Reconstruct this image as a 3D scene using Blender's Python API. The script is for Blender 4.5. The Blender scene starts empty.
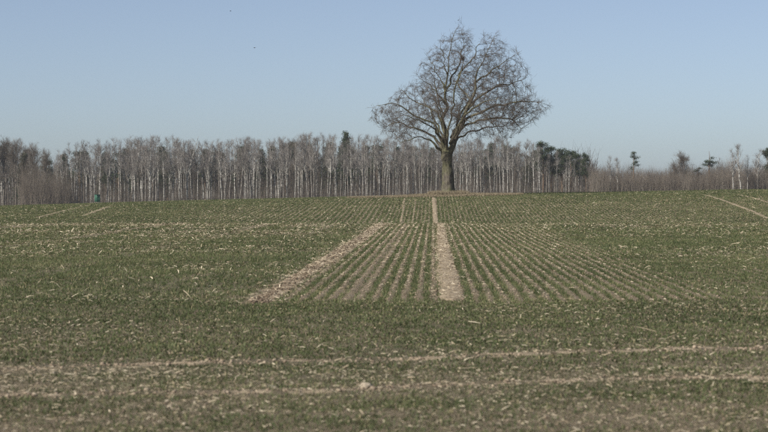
import bpy, math
import numpy as np
from mathutils import Vector, Euler

rng = np.random.default_rng(11)
SC = bpy.context.scene
COL = SC.collection

# ------------------------------------------------------------------ camera, sky, sun, exposure
F = 768 * 100.0 / 36.0                 # focal length in photo pixels
CAMZ, HORIZ = 1.6, 189.0
HAZE = 0.00014
PITCH = math.atan((216.0 - HORIZ) / F)
cd = bpy.data.cameras.new('camera')
cd.lens = 100; cd.sensor_width = 36; cd.clip_start = 0.5; cd.clip_end = 9000
cd.dof.use_dof = True; cd.dof.focus_distance = 160; cd.dof.aperture_fstop = 5.0
cam = bpy.data.objects.new('camera', cd); COL.objects.link(cam)
cam.location = (0, 0, CAMZ); cam.rotation_euler = (math.pi / 2 - PITCH, 0, 0)
SC.camera = cam

SUN_EL, SUN_AZ = math.radians(34), math.radians(228)     # azimuth clockwise from +Y
sunv = Vector((math.sin(SUN_AZ) * math.cos(SUN_EL), math.cos(SUN_AZ) * math.cos(SUN_EL), math.sin(SUN_EL)))
w = bpy.data.worlds.new('World'); SC.world = w; w.use_nodes = True
nt = w.node_tree
bg = nt.nodes['Background']
sky = nt.nodes.new('ShaderNodeTexSky'); sky.sky_type = 'NISHITA'; sky.sun_disc = False
sky.sun_elevation = SUN_EL; sky.sun_rotation = SUN_AZ
sky.altitude = 100; sky.air_density = 0.6; sky.dust_density = 0.7; sky.ozone_density = 2.6
hs = nt.nodes.new('ShaderNodeHueSaturation'); hs.inputs['Saturation'].default_value = 0.80; hs.inputs['Hue'].default_value = 0.503
nt.links.new(sky.outputs[0], hs.inputs['Color']); nt.links.new(hs.outputs[0], bg.inputs[0]); bg.inputs[1].default_value = 0.0745
sd = bpy.data.lights.new('sun', 'SUN'); sd.energy = 4.6; sd.angle = math.radians(0.55); sd.color = (1, 0.945, 0.84)
so = bpy.data.objects.new('sun', sd); COL.objects.link(so)
so.rotation_euler = sunv.to_track_quat('Z', 'Y').to_euler(); so.location = (-60, -60, 90)
SC.cycles.use_denoising = False; SC.cycles.filter_width = 1.35; SC.cycles.sample_clamp_indirect = 2.0; SC.cycles.sample_clamp_direct = 6.0
vs = SC.view_settings
vs.view_transform = 'Standard'; vs.look = 'None'; vs.exposure = 0.43; vs.gamma = 1.0; vs.use_curve_mapping = False

# ------------------------------------------------------------------ noise and mesh helpers
_perm = np.random.default_rng(5).random((256, 256))
def vnoise(x, y, s=1.0, o=0):
    x = np.asarray(x, float) / s + 37.3 * o; y = np.asarray(y, float) / s + 11.7 * o
    xi = np.floor(x).astype(int); yi = np.floor(y).astype(int)
    fx = x - xi; fy = y - yi; fx = fx * fx * (3 - 2 * fx); fy = fy * fy * (3 - 2 * fy)
    g = lambda a, b: _perm[a & 255, b & 255]
    return (g(xi, yi) * (1 - fx) + g(xi + 1, yi) * fx) * (1 - fy) + (g(xi, yi + 1) * (1 - fx) + g(xi + 1, yi + 1) * fx) * fy
def fbm(x, y, s, o=0):
    return (vnoise(x, y, s, o) + .5 * vnoise(x, y, s / 2.1, o + 1) + .25 * vnoise(x, y, s / 4.3, o + 2)) / 1.75
def sstep(a, b, x):
    t = np.clip((np.asarray(x, float) - a) / (b - a), 0, 1); return t * t * (3 - 2 * t)

def mesh_np(name, verts, faces, smooth=False, attr=None):
    """faces: one int array (N, k) or a list of such arrays with different k"""
    if not isinstance(faces, list): faces = [faces]
    faces = [np.asarray(f, np.int32) for f in faces if len(f)]
    me = bpy.data.meshes.new(name)
    verts = np.asarray(verts, np.float32)
    me.vertices.add(len(verts)); me.vertices.foreach_set('co', verts.ravel())
    tot = np.concatenate([np.full(len(f), f.shape[1], np.int32) for f in faces])
    loops = np.concatenate([f.ravel() for f in faces])
    me.loops.add(len(loops)); me.loops.foreach_set('vertex_index', loops)
    me.polygons.add(len(tot))
    me.polygons.foreach_set('loop_start', np.concatenate([[0], np.cumsum(tot)[:-1]]).astype(np.int32))
    if smooth: me.polygons.foreach_set('use_smooth', np.ones(len(tot), bool))
    me.update(calc_edges=True)
    if attr:
        for k, v in attr.items():
            a = me.attributes.new(k, 'FLOAT', 'POINT'); a.data.foreach_set('value', np.asarray(v, np.float32))
    return me
def obj(name, me, mat=None, parent=None, **props):
    o = bpy.data.objects.new(name, me); COL.objects.link(o)
    if mat and not me.materials: me.materials.append(mat)
    if parent: o.parent = parent
    for k, v in props.items(): o[k] = v
    return o
def thing(name, loc, label, cat, group=None, rz=0, sc=1.0):
    o = bpy.data.objects.new(name, None); COL.objects.link(o)
    o.empty_display_size = .5
    o.location = loc; o.rotation_euler = (0, 0, rz); o.scale = (sc, sc, sc) if np.isscalar(sc) else sc
    o['label'] = label; o['category'] = cat
    if group: o['group'] = group
    return o

# ------------------------------------------------------------------ materials
def mat(name, build, rough=.9):
    m = bpy.data.materials.new(name); m.use_nodes = True
    t = m.node_tree; b = t.nodes['Principled BSDF']
    b.inputs['Roughness'].default_value = rough
    b.inputs['Specular IOR Level'].default_value = .25
    build(t, b); return m
def N(t, kind, **kw):
    n = t.nodes.new(kind)
    for k, v in kw.items(): setattr(n, k, v)
    return n
def ramp(t, fac, stops):
    r = N(t, 'ShaderNodeValToRGB'); e = r.color_ramp.elements
    while len(e) > 1: e.remove(e[-1])
    for i, (p, c) in enumerate(stops):
        s = e[0] if i == 0 else e.new(p)
        s.position = p; s.color = (*c, 1)
    t.links.new(fac, r.inputs[0]); return r.outputs[0]
def noise(t, scale, detail=4, vec=None, rough=.6):
    n = N(t, 'ShaderNodeTexNoise'); n.inputs['Scale'].default_value = scale
    n.inputs['Detail'].default_value = detail; n.inputs['Roughness'].default_value = rough
    if vec is not None: t.links.new(vec, n.inputs['Vector'])
    return n.outputs['Fac']
def mix(t, fac, a, b):
    m = N(t, 'ShaderNodeMix', data_type='RGBA')
    for s, v in ((0, fac), (6, a), (7, b)):
        if isinstance(v, (int, float)): m.inputs[s].default_value = v
        elif isinstance(v, tuple): m.inputs[s].default_value = (*v, 1)
        else: t.links.new(v, m.inputs[s])
    return m.outputs[2]
def math_(t, op, a, b=0.0):
    m = N(t, 'ShaderNodeMath', operation=op)
    for i, v in enumerate((a, b)):
        if isinstance(v, (int, float)): m.inputs[i].default_value = v
        else: t.links.new(v, m.inputs[i])
    return m.outputs[0]
def bump(t, b, h, dist, strength=1.0):
    n = N(t, 'ShaderNodeBump'); n.inputs['Distance'].default_value = dist; n.inputs['Strength'].default_value = strength
    t.links.new(h, n.inputs['Height']); t.links.new(n.outputs[0], b.inputs['Normal'])
def geo(t): return N(t, 'ShaderNodeNewGeometry').outputs['Position']
def objc(t): return N(t, 'ShaderNodeTexCoord').outputs['Object']
def attr(t, name): return N(t, 'ShaderNodeAttribute', attribute_name=name).outputs['Fac']

def b_soil(t, b):
    p = geo(t)
    a = ramp(t, noise(t, 1.3, 6, p), [(.3, (.19, .148, .098)), (.55, (.28, .222, .150)), (.75, (.37, .30, .208))])
    f = ramp(t, noise(t, 16, 5, p, .75), [(.35, (.15, .116, .078)), (.5, (.26, .205, .138)), (.66, (.45, .375, .262))])
    c = mix(t, .5, a, f)
    f2 = ramp(t, noise(t, 55, 4, p, .7), [(.36, (.13, .10, .066)), (.52, (.265, .21, .142)), (.64, (.50, .42, .30))])
    c = mix(t, .4, c, f2)
    g = ramp(t, noise(t, 5, 6, p, .75), [(.25, (.040, .052, .020)), (.55, (.075, .092, .036)), (.75, (.15, .145, .075))])
    c = mix(t, attr(t, 'cover'), c, g)
    t.links.new(c, b.inputs['Base Color'])
    bump(t, b, noise(t, 22, 6, p, .75), .06, 1.0)
def b_track(t, b):
    p = geo(t)
    a = ramp(t, noise(t, 2.2, 6, p, .7), [(.3, (.20, .155, .103)), (.5, (.34, .272, .188)), (.72, (.48, .40, .286))])
    f = ramp(t, noise(t, 24, 5, p, .75), [(.36, (.17, .13, .088)), (.5, (.32, .255, .176)), (.66, (.50, .42, .30))])
    t.links.new(mix(t, .5, a, f), b.inputs['Base Color'])
    bump(t, b, noise(t, 30, 6, p, .7), .03, .9)
def b_tint(stops):
    def f(t, b):
        c = ramp(t, attr(t, 'tint'), stops)
        t.links.new(c, b.inputs['Base Color'])
    return f
def b_leafy(stops):
    def f(t, b):
        c = ramp(t, attr(t, 'tint'), stops); t.links.new(c, b.inputs['Base Color'])
        out = t.nodes['Material Output']
        tr = N(t, 'ShaderNodeBsdfTranslucent'); t.links.new(c, tr.inputs[0])
        ms = N(t, 'ShaderNodeMixShader'); ms.inputs[0].default_value = .25
        t.links.new(b.outputs[0], ms.inputs[1]); t.links.new(tr.outputs[0], ms.inputs[2])
        t.links.new(ms.outputs[0], out.inputs['Surface'])
    return f
M = {}
M['soil'] = mat('soil', b_soil)
M['track'] = mat('track_soil', b_track)
M['crop'] = mat('crop_blades', b_leafy([(0, (.058, .076, .030)), (.5, (.108, .130, .054)), (.78, (.185, .188, .092)), (.92, (.22, .20, .10)), (1, (.36, .30, .18))]), .6)
M['straw'] = mat('straw', b_tint([(0, (.20, .155, .10)), (.5, (.38, .315, .22)), (1, (.66, .58, .44))]), .7)
M['drygrass'] = mat('dry_grass', b_tint([(0, (.10, .085, .05)), (.5, (.21, .172, .115)), (1, (.33, .28, .195))]), .8)
M['clod'] = mat('clod_soil', b_tint([(0, (.11, .082, .058)), (.6, (.23, .18, .132)), (1, (.37, .30, .225))]))
def b_oak(t, b):
    p = objc(t)
    mp = N(t, 'ShaderNodeMapping'); mp.inputs['Scale'].default_value = (1, 1, .22); t.links.new(p, mp.inputs[0])
    v = mp.outputs[0]
    k = noise(t, 9, 6, v, .7)
    c = ramp(t, k, [(.32, (.028, .023, .019)), (.5, (.090, .077, .063)), (.7, (.175, .155, .125))])
    mo = ramp(t, k, [(.32, (.028, .027, .015)), (.5, (.098, .095, .054)), (.7, (.175, .168, .10))])
    mk = ramp(t, noise(t, .8, 3, p), [(.35, (0, 0, 0)), (.6, (1, 1, 1))])
    t.links.new(mix(t, mk, c, mo), b.inputs['Base Color'])
    bump(t, b, k, .06, 1.0)
M['oak'] = mat('oak_bark', b_oak)
M['oaktwig'] = mat('oak_twigs', lambda t, b: t.links.new(ramp(t, noise(t, 1.2, 3, objc(t)), [(.3, (.07, .056, .046)), (.7, (.14, .117, .096))]), b.inputs['Base Color']))
def b_birch(dark, light):
    def f(t, b):
        p = objc(t)
        mp = N(t, 'ShaderNodeMapping'); mp.inputs['Scale'].default_value = (1.2, 1.2, 2.2); t.links.new(p, mp.inputs[0])
        k = noise(t, 1.1, 4, mp.outputs[0], .65)
        oi = N(t, 'ShaderNodeObjectInfo')
        c = ramp(t, k, [(.38, dark), (.50, tuple(.62 * x for x in light)), (.66, light)])
        c = mix(t, math_(t, 'MULTIPLY', oi.outputs['Random'], .62), c, (.13, .11, .095))
        t.links.new(c, b.inputs['Base Color'])
    return f
M['birch'] = mat('birch_bark', b_birch((.06, .052, .047), (.56, .54, .50)))
M['greybark'] = mat('grey_bark', b_birch((.05, .043, .038), (.19, .17, .148)))
def b_twig(lo, hi):
    def f(t, b):
        oi = N(t, 'ShaderNodeObjectInfo')
        k = math_(t, 'ADD', math_(t, 'MULTIPLY', noise(t, .5, 3, objc(t)), .6), math_(t, 'MULTIPLY', oi.outputs['Random'], .4))
        t.links.new(ramp(t, k, [(.25, lo), (.75, hi)]), b.inputs['Base Color'])
    return f
M['birchtwig'] = mat('birch_twigs', b_twig((.125, .110, .103), (.26, .235, .22)))
M['greytwig'] = mat('grey_twigs', b_twig((.085, .070, .056), (.165, .138, .112)))
M['thicket'] = mat('thicket_stems', b_tint([(0, (.062, .052, .044)), (.5, (.142, .117, .096)), (1, (.27, .235, .195))]))
M['needle'] = mat('pine_needles', b_leafy([(0, (.024, .036, .018)), (.5, (.050, .068, .034)), (1, (.095, .115, .058))]), .6)
M['pinebark'] = mat('pine_bark', lambda t, b: t.links.new(ramp(t, noise(t, 2, 4, objc(t)), [(.3, (.08, .055, .04)), (.7, (.21, .14, .09))]), b.inputs['Base Color']))
def flat(c):
    def f(t, b):
        t.links.new(mix(t, noise(t, 6, 4, objc(t)), tuple(.75 * x for x in c), tuple(min(1, 1.2 * x) for x in c)), b.inputs['Base Color'])
    return f
M['green'] = mat('green_paint', flat((.028, .115, .075)), .55)
M['greendark_shade'] = mat('dark_green_paint_and_shade', flat((.014, .06, .042)), .55)  # darker green; on the door side it paints in the hut's shade
M['palewood'] = mat('pale_wood', flat((.42, .39, .33)))
M['stone'] = mat('pale_stone', lambda t, b: (t.links.new(ramp(t, noise(t, 30, 5, objc(t)), [(.3, (.30, .25, .19)), (.7, (.52, .45, .35))]), b.inputs['Base Color']), bump(t, b, noise(t, 60, 4, objc(t)), .01)) and None)
M['bird'] = mat('dark_feathers', flat((.03, .03, .032)))

# ------------------------------------------------------------------ terrain
CREST_PX = np.array([-400, 0, 100, 200, 300, 384, 448, 520, 640, 700, 768, 1100])
CREST_PY = np.array([211, 206.3, 203.2, 200.3, 198, 196.2, 195.2, 193.3, 191.8, 190.4, 189.4, 188.0])
YC = 211.0
def hermite(xs, ys, x):
    xs = np.asarray(xs, float)
    i = np.clip(np.searchsorted(xs, x) - 1, 0, len(xs) - 2)
    m = [(ys[1] - ys[0]) / (xs[1] - xs[0])]
    for k in range(1, len(xs) - 1): m.append((ys[k + 1] - ys[k - 1]) / (xs[k + 1] - xs[k - 1]))
    m.append((ys[-1] - ys[-2]) / (xs[-1] - xs[-2]))
    ysA = np.stack([np.broadcast_to(v, x.shape) for v in ys]); mA = np.stack([np.broadcast_to(v, x.shape) for v in m])
    h = (xs[i + 1] - xs[i]); t = (x - xs[i]) / h
    g = lambda A, j: np.take_along_axis(A, j[None], 0)[0]
    return ((2 * t**3 - 3 * t**2 + 1) * g(ysA, i) + (t**3 - 2 * t**2 + t) * h * g(mA, i)
            + (-2 * t**3 + 3 * t**2) * g(ysA, i + 1) + (t**3 - t**2) * h * g(mA, i + 1))
def crest_py(t):
    px = 384 + F * t
    k = np.array([-30., -15, 0, 15, 30])
    return np.mean([np.interp(px + d, CREST_PX, CREST_PY) for d in k], axis=0)
OAK = None
def H0(X, Y):
    X = np.asarray(X, float); Y = np.asarray(Y, float)
    X, Y = np.broadcast_arrays(X, Y)
    t = X / np.maximum(Y, YC)
    cpy = crest_py(t)
    c = CAMZ - (cpy - HORIZ) / F * YC
    z150 = -0.72 + .10 * (c - 1) * 0
    ys = [0, 0, 0, -.42, -.95, z150, z150 + .34 * (c - z150), z150 + .76 * (c - z150), c, c - .12]
    xs = [-400, 70, 97, 112, 128, 148, 166, 187, YC, YC + 14]
    z = hermite(xs, ys, np.clip(Y, -399, YC + 13.9))
    Yf = np.minimum(Y, 900)
    far = CAMZ - (cpy - HORIZ + .35 * sstep(205, 300, Y)) / F * Yf
    far = far - .12 * (1 - sstep(230, 330, Y))
    z = z * (1 - sstep(YC + 2, YC + 20, Y)) + far * sstep(YC + 2, YC + 20, Y)
    z = z + .05 * (fbm(X, Y, 14, 3) - .5) * sstep(8, 30, Y) * (1 - sstep(300, 400, Y))
    return z
TR = (433 - 384) / F                       # direction of the drill rows
def rowc(X, Y): return X - TR * Y
ROWS = .21
def rowzone(X, Y):
    r = rowc(X, Y)
    a = sstep(-2.4, -2.2, r) * (1 - sstep(3.9 + .9 * (fbm(X, Y, 5, 7) - .5), 4.9, r)) * sstep(29.6, 30.8, Y + 1.8 * (fbm(X, Y * 0, 1.4, 8) - .5)) * (1 - sstep(97, 104, Y))
    b = .75 * sstep(5.0, 5.6, r) * (1 - sstep(7.3, 8, r)) * sstep(34, 37, Y) * (1 - sstep(44, 50, Y))
    return np.maximum(a, b)
def H(X, Y):
    X, Y = np.broadcast_arrays(np.asarray(X, float), np.asarray(Y, float))
    z = H0(X, Y)
    r = rowc(X, Y)
    tr = np.minimum(np.abs(r - .3), np.abs(r + 2.35))
    z = z + .010 * np.cos(2 * np.pi * r / ROWS) * rowzone(X, Y) * sstep(.28, .4, tr)
    z = z + .03 * (fbm(X, Y, .45, 9) - .5) * (1 - sstep(60, 110, Y)) + .05 * (fbm(X, Y, 3.1, 4) - .5) * (1 - sstep(95, 120, Y)) * sstep(0, 14, Y)
    if OAK is not None:
        d = np.hypot((X - OAK[0]) / 1.6, Y - OAK[1])
        z = z + .22 * np.exp(-(d / 2.2) ** 2)
    return z
def ray(px, py):
    u = (px - 384) / F; v = (216 - py) / F
    return np.array([u, math.cos(PITCH) + v * math.sin(PITCH), -math.sin(PITCH) + v * math.cos(PITCH)])
_ys = np.concatenate([np.arange(6, 260, .1), np.arange(260, 900, 1.0)])
def ground(px, py, ymin=0):
    d = ray(px, py); s = _ys / d[1]
    hit = np.where((H0(d[0] * s, _ys) > CAMZ + d[2] * s) & (_ys > ymin))[0]
    i = hit[0] if len(hit) else len(_ys) - 1
    return d[0] * s[i], _ys[i]
def at(px, D):
    return (px - 384) / F * D, D
OAK = at(448, 203.0)

ycol = np.concatenate([[-600, -250, -100, -40, -15, 0, 5, 9], np.geomspace(11.5, 112, 470), np.linspace(113, 215, 110), np.geomspace(219, 640, 40), np.geomspace(700, 3000, 12)])
u_in = np.linspace(-1, 1, 501)
ext = np.geomspace(1.06, 4, 14)
ucol = np.concatenate([-ext[::-1], u_in, ext])
YY, UU = np.meshgrid(ycol, ucol, indexing='ij')
hw = np.maximum(np.abs(YY) * .205 + 3.6, 6.0)
XX = np.where(np.abs(UU) <= 1, UU * hw, np.sign(UU) * (hw + (2600 - hw) * ((np.abs(UU) - 1) / 3) ** 3.0))
ZZ = H(XX, YY)
nr, nc = YY.shape
idx = np.arange(nr * nc).reshape(nr, nc)
quads = np.stack([idx[:-1, :-1], idx[:-1, 1:], idx[1:, 1:], idx[1:, :-1]], -1).reshape(-1, 4)
cover = np.maximum.reduce([sstep(1.0, 1.12, np.abs(UU)), sstep(103, 108, YY) * (1 - sstep(138, 143, YY)), sstep(211, 216, YY), 1 - sstep(10, 12.5, YY)])
base_cover = .45 * (1 - sstep(120, 135, YY)) * (1 - rowzone(XX, YY)) * np.clip(fbm(XX, YY, 2.5, 12) * 1.8 - .3, 0, 1)
cover = np.maximum(cover * .9, base_cover)
fo = obj('field', mesh_np('field', np.stack([XX, YY, ZZ], -1).reshape(-1, 3), quads, True, {'cover': cover.ravel()}), M['soil'],
         kind='structure', label='wide rolling field of young green winter crop')

# wheel tracks: strips of bare soil laid along the ground
track_pts = []
def catmull(P, n):
    P = np.asarray(P, float)
    Q = np.vstack([2 * P[0] - P[1], P, 2 * P[-1] - P[-2]])
    out = []
    segs = len(P) - 1
    for tt in np.linspace(0, segs - 1e-6, n):
        i = int(tt); f = tt - i
        a, b, c, d = Q[i:i + 4]
        out.append(.5 * ((2 * b) + (-a + c) * f + (2 * a - 5 * b + 4 * c - d) * f * f + (-a + 3 * b - 3 * c + d) * f**3))
    return np.array(out)
def track(pts, width, label, rough=.02, step=.06, across=10, crown=0.0, fade=True):
    P = catmull(pts, 400)
    L = np.concatenate([[0], np.cumsum(np.hypot(*np.diff(P, axis=0).T))])
    n = max(30, int(L[-1] / step))
    s = np.linspace(0, L[-1], n)
    C = np.stack([np.interp(s, L, P[:, k]) for k in (0, 1)], -1)
    T = np.gradient(C, axis=0); T /= np.linalg.norm(T, axis=1)[:, None]
    Nn = np.stack([-T[:, 1], T[:, 0]], -1)
    v = np.linspace(-1, 1, across)
    seed = len(track_pts) * 3 + 20
    half = width / 2 * (.55 + .9 * fbm(s, s * 0, .9, seed))
    half2 = width / 2 * (.55 + .9 * fbm(s, s * 0 + 9, .7, seed + 1))
    if fade:
        e = np.minimum(sstep(0, width * 1.5, s), sstep(0, width * 1.5, L[-1] - s)); half *= .25 + .75 * e; half2 *= .25 + .75 * e
    off = np.where(v[None] > 0, v[None] * half[:, None], v[None] * half2[:, None])
    X = C[:, None, 0] + Nn[:, None, 0] * off; Y = C[:, None, 1] + Nn[:, None, 1] * off
    edge = 1 - np.abs(v[None]) ** 4
    Z = H(X, Y) + .012 + rough * 2 * (fbm(X, Y, .16, seed) - .5) * edge + (.012 + crown) * edge * (.5 + fbm(X, Y, .6, seed + 2)) - .034 * (1 - edge) - .05 * (1 - sstep(0, .35, s) * sstep(0, .35, L[-1] - s))[:, None]
    nr, nc = X.shape; idx = np.arange(nr * nc).reshape(nr, nc)
    q = np.stack([idx[:-1, :-1], idx[:-1, 1:], idx[1:, 1:], idx[1:, :-1]], -1).reshape(-1, 4)
    track_pts.append((C, width))
    return obj('wheel_track', mesh_np('wheel_track', np.stack([X, Y, Z], -1).reshape(-1, 3), q[:, ::-1], True), M['track'], kind='structure', label=label)
def gpx(l, ymin=0): return [ground(a, b, ymin) for a, b in l]
rl = lambda r, Y: (r + TR * Y, Y)
track(gpx([(-420, 401), (-200, 399), (0, 397.5), (150, 396), (300, 394), (384, 391), (484, 385.5), (634, 381), (768, 379), (960, 374.5), (1180, 369)]), .50, 'nearer of two bare wheel tracks crossing the foreground', .03, .03, 14, -.03)
track(gpx([(-380, 379), (-180, 374.5), (0, 370), (100, 366.5), (200, 364), (384, 361), (499, 356.5), (634, 352), (768, 350), (940, 346), (1140, 341)]), .55, 'farther of two bare wheel tracks crossing the foreground', .03, .03, 14, -.03)
track([rl(.27, 30.3), rl(.27, 60), rl(.34, 97), rl(.28, 125), rl(.2, 150), rl(.02, 198)], .46, 'bare brown wheel track running straight towards the oak', .018, .06, 11)
track([rl(-2.46, 29.8), rl(-2.35, 55), rl(-2.28, 97), rl(-2.2, 112)], .60, 'rough rutted wheel track left of the drill rows', .05, .04, 17, -.03)
track([rl(-2.2, 136), rl(-2.22, 150), rl(-2.6, 197)], .28, 'narrow bare wheel track left of the oak on the far slope', .012, .1, 6)
track([rl(-1.4, 140), rl(-1.42, 150), rl(-1.6, 196)], .22, 'thin bare line between two wheel tracks below the oak', .012, .1, 5)
track(gpx([(36, 218), (51.5, 214), (65.6, 210.5), (78, 207.8), (89, 205.4), (101, 204.3)], 135), .5, 'pale curving wheel track leading to the green hut', .015, .15, 6)
track(gpx([(83, 216), (94, 212), (106, 207.8), (113, 206), (122, 204.9)], 135), .5, 'short pale wheel track right of the green hut', .015, .15, 6)
track(gpx([(12, 228.6), (31, 226.3), (51, 225), (87, 224.6)]), .3, 'faint pale line along the crest at far left', .012, .15, 5)
track(gpx([(702, 194.6), (716.4, 198.2), (732.6, 203.8), (748.8, 209.8), (768, 218.0), (785, 220)], 135), .5, 'lower pale wheel track curving down the right slope', .015, .15, 6)
track(gpx([(690, 191.9), (716.4, 192.4), (732.6, 194), (751, 197.5), (768, 202.6), (800, 213)], 135), .45, 'upper pale wheel track curving down the right slope', .015, .15, 6)
# unploughed bank of dry grass round the oak
def bank():
    n, m = 120, 14
    s = np.linspace(-9, 6.5, n); v = np.linspace(-1, 1, m)
    half = 2.0 * np.sqrt(np.clip(1 - ((s + .8) / 9.3) ** 2, .01, 1)) * (.6 + .8 * fbm(s, s * 0, 2.5, 77))
    X = OAK[0] + s[:, None] + 0 * v[None]; Y = OAK[1] - 1.2 + .35 * s[:, None] * 0 + half[:, None] * v[None]
    e = 1 - np.abs(v[None]) ** 4
    Z = H(X, Y) + .012 + .10 * e * fbm(X, Y, .7, 60) - .05 * (1 - e)
    idx = np.arange(n * m).reshape(n, m)
    q = np.stack([idx[:-1, :-1], idx[:-1, 1:], idx[1:, 1:], idx[1:, :-1]], -1).reshape(-1, 4)
    obj('grass_bank', mesh_np('grass_bank', np.stack([X, Y, Z], -1).reshape(-1, 3), q[:, ::-1], True), M['track'], kind='structure', label='unploughed brown bank round the foot of the oak')
bank()
_tp = np.vstack([np.hstack([C[::3], np.full((len(C[::3]), 1), wd)]) for C, wd in track_pts])
def on_track(X, Y):
    """1 on a wheel track, 0 away from it"""
    out = np.zeros(len(X))
    g = {}
    order = np.argsort(_tp[:, 1]); T = _tp[order]
    o = np.argsort(Y)
    for c in np.array_split(o, max(1, len(o) // 1500)):
        if not len(c): continue
        lo, hi = Y[c].min() - .6, Y[c].max() + .6
        t = T[np.searchsorted(T[:, 1], lo):np.searchsorted(T[:, 1], hi)]
        if not len(t): continue
        d = np.hypot(X[c][:, None] - t[None, :, 0], Y[c][:, None] - t[None, :, 1]) / (t[None, :, 2] * .5)
        out[c] = 1 - sstep(.5, 1.1, d.min(1))
    return out

# ------------------------------------------------------------------ young crop, straw, clods (stuff)
def sample(y0, y1, n, k=.205, m=3.8):
    """points spread evenly over the ground between two distances, inside a wedge wider than the view"""
    y = np.sqrt(rng.random(n * 2) * (y1**2 - y0**2) + y0**2)[:n]
    return (rng.random(n) * 2 - 1) * (k * y + m), y
def area(y0, y1, k=.205, m=3.8): return k * (y1**2 - y0**2) + 2 * m * (y1 - y0)
def blades(X, Y, Z, nb, L, W, lean, tint, segs=2, spread=.02):
    n = len(X)
    B = np.repeat(np.stack([X, Y, Z], -1), nb, 0)
    m = n * nb
    a = rng.random(m) * 2 * np.pi
    B[:, :2] += rng.normal(0, 1, (m, 2)) * np.repeat(np.broadcast_to(spread, n), nb)[:, None]
    B[:, 2] -= .006
    l = np.repeat(np.broadcast_to(L, n), nb) * rng.uniform(.6, 1.25, m)
    wd = np.repeat(np.broadcast_to(W, n), nb) * rng.uniform(.7, 1.3, m)
    th = rng.uniform(lean[0], lean[1], m)
    d = np.stack([np.cos(a) * np.sin(th), np.sin(a) * np.sin(th), np.cos(th)], -1)
    wa = rng.random(m) * np.pi
    S = np.stack([np.cos(wa), np.sin(wa), 0 * a], -1) * wd[:, None] * .5
    tn = np.clip(np.repeat(np.broadcast_to(tint, n), nb) + rng.normal(0, .12, m), 0, 1)
    if segs == 1:
        V = np.stack([B - S, B + S, B + d * l[:, None]], 1); k = 3
        fs = [np.arange(m * 3).reshape(m, 3)]
        at_ = np.repeat(tn, 3)
    else:
        mid = B + d * l[:, None] * .55
        d2 = d.copy(); d2[:, 2] -= rng.uniform(.3, 1.1, m)
        tip = mid + d2 * l[:, None] * .5
        V = np.stack([B - S * .8, B + S * .8, mid + S, mid - S, tip], 1)
        i = np.arange(m)[:, None] * 5
        fs = [i + np.array([[0, 1, 2, 3]]), i + np.array([[3, 2, 4]])]
        at_ = np.stack([tn - .1, tn - .1, tn, tn, tn + .1], 1).ravel().clip(0, 1)
    return V.reshape(-1, 3), fs, at_
class Acc:
    def __init__(s): s.v = []; s.f = {}; s.a = []; s.n = 0
    def add(s, V, fs, a=None):
        for f in fs: s.f.setdefault(f.shape[1], []).append(f + s.n)
        s.v.append(V); s.n += len(V)
        s.a.append(np.zeros(len(V)) if a is None else a)
    def build(s, name, m, smooth=False, parent=None, **props):
        return obj(name, mesh_np(name, np.concatenate(s.v), [np.concatenate(x) for x in s.f.values()], smooth, {'tint': np.concatenate(s.a)}), m, parent, **props)

BARE = [(ground(320, 318), .5), (ground(352, 345), .45), (ground(360, 336), .35), (ground(520, 333), .5), (ground(545, 341), .4), (ground(390, 352), .5), (ground(40, 376), .8), (ground(250, 405), .5), (ground(640, 425), .5)]
def crop_cover(X, Y):
    r = rowc(X, Y)
    c = .84 + .65 * (fbm(X, Y, 1.7, 31) - .5) + .5 * (fbm(X, Y * .6, 6, 33) - .5) * sstep(18, 24, Y)
    near = 1 - sstep(17.5, 21.5, Y)
    c = c - near * (.12 + 1.5 * (fbm(X * .4, Y, .45, 35) - .5))
    for (bx, by), br in BARE:
        c = c - .42 * np.exp(-(((X - bx) / br) ** 2 + ((Y - by) / (br * 1.7)) ** 2))
    crest = sstep(78, 90, Y) * (1 - sstep(97, 102, Y))
    c = c - .32 * crest * (1 - rowzone(X, Y))
    left = sstep(60, 76, Y) * (1 - sstep(99, 104, Y)) * (1 - sstep(-4, -2.6, r)) * sstep(-17, -11, r)
    c = c - .2 * left
    for rr, wd, am in ((-6.6, .3, .6), (-7.3, .25, -.45), (-11, .35, .6), (-11.75, .22, -.7), (-17.4, .3, -.7), (-14.0, .3, .4), (-4.3, .2, -.3)):
        c = c + am * np.exp(-((r - rr + .5 * (fbm(Y, Y * 0, 15, 44) - .5)) / wd) ** 2) * sstep(30, 34, Y) * (1 - sstep(98, 102, Y))
    return c
crop = Acc()
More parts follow.
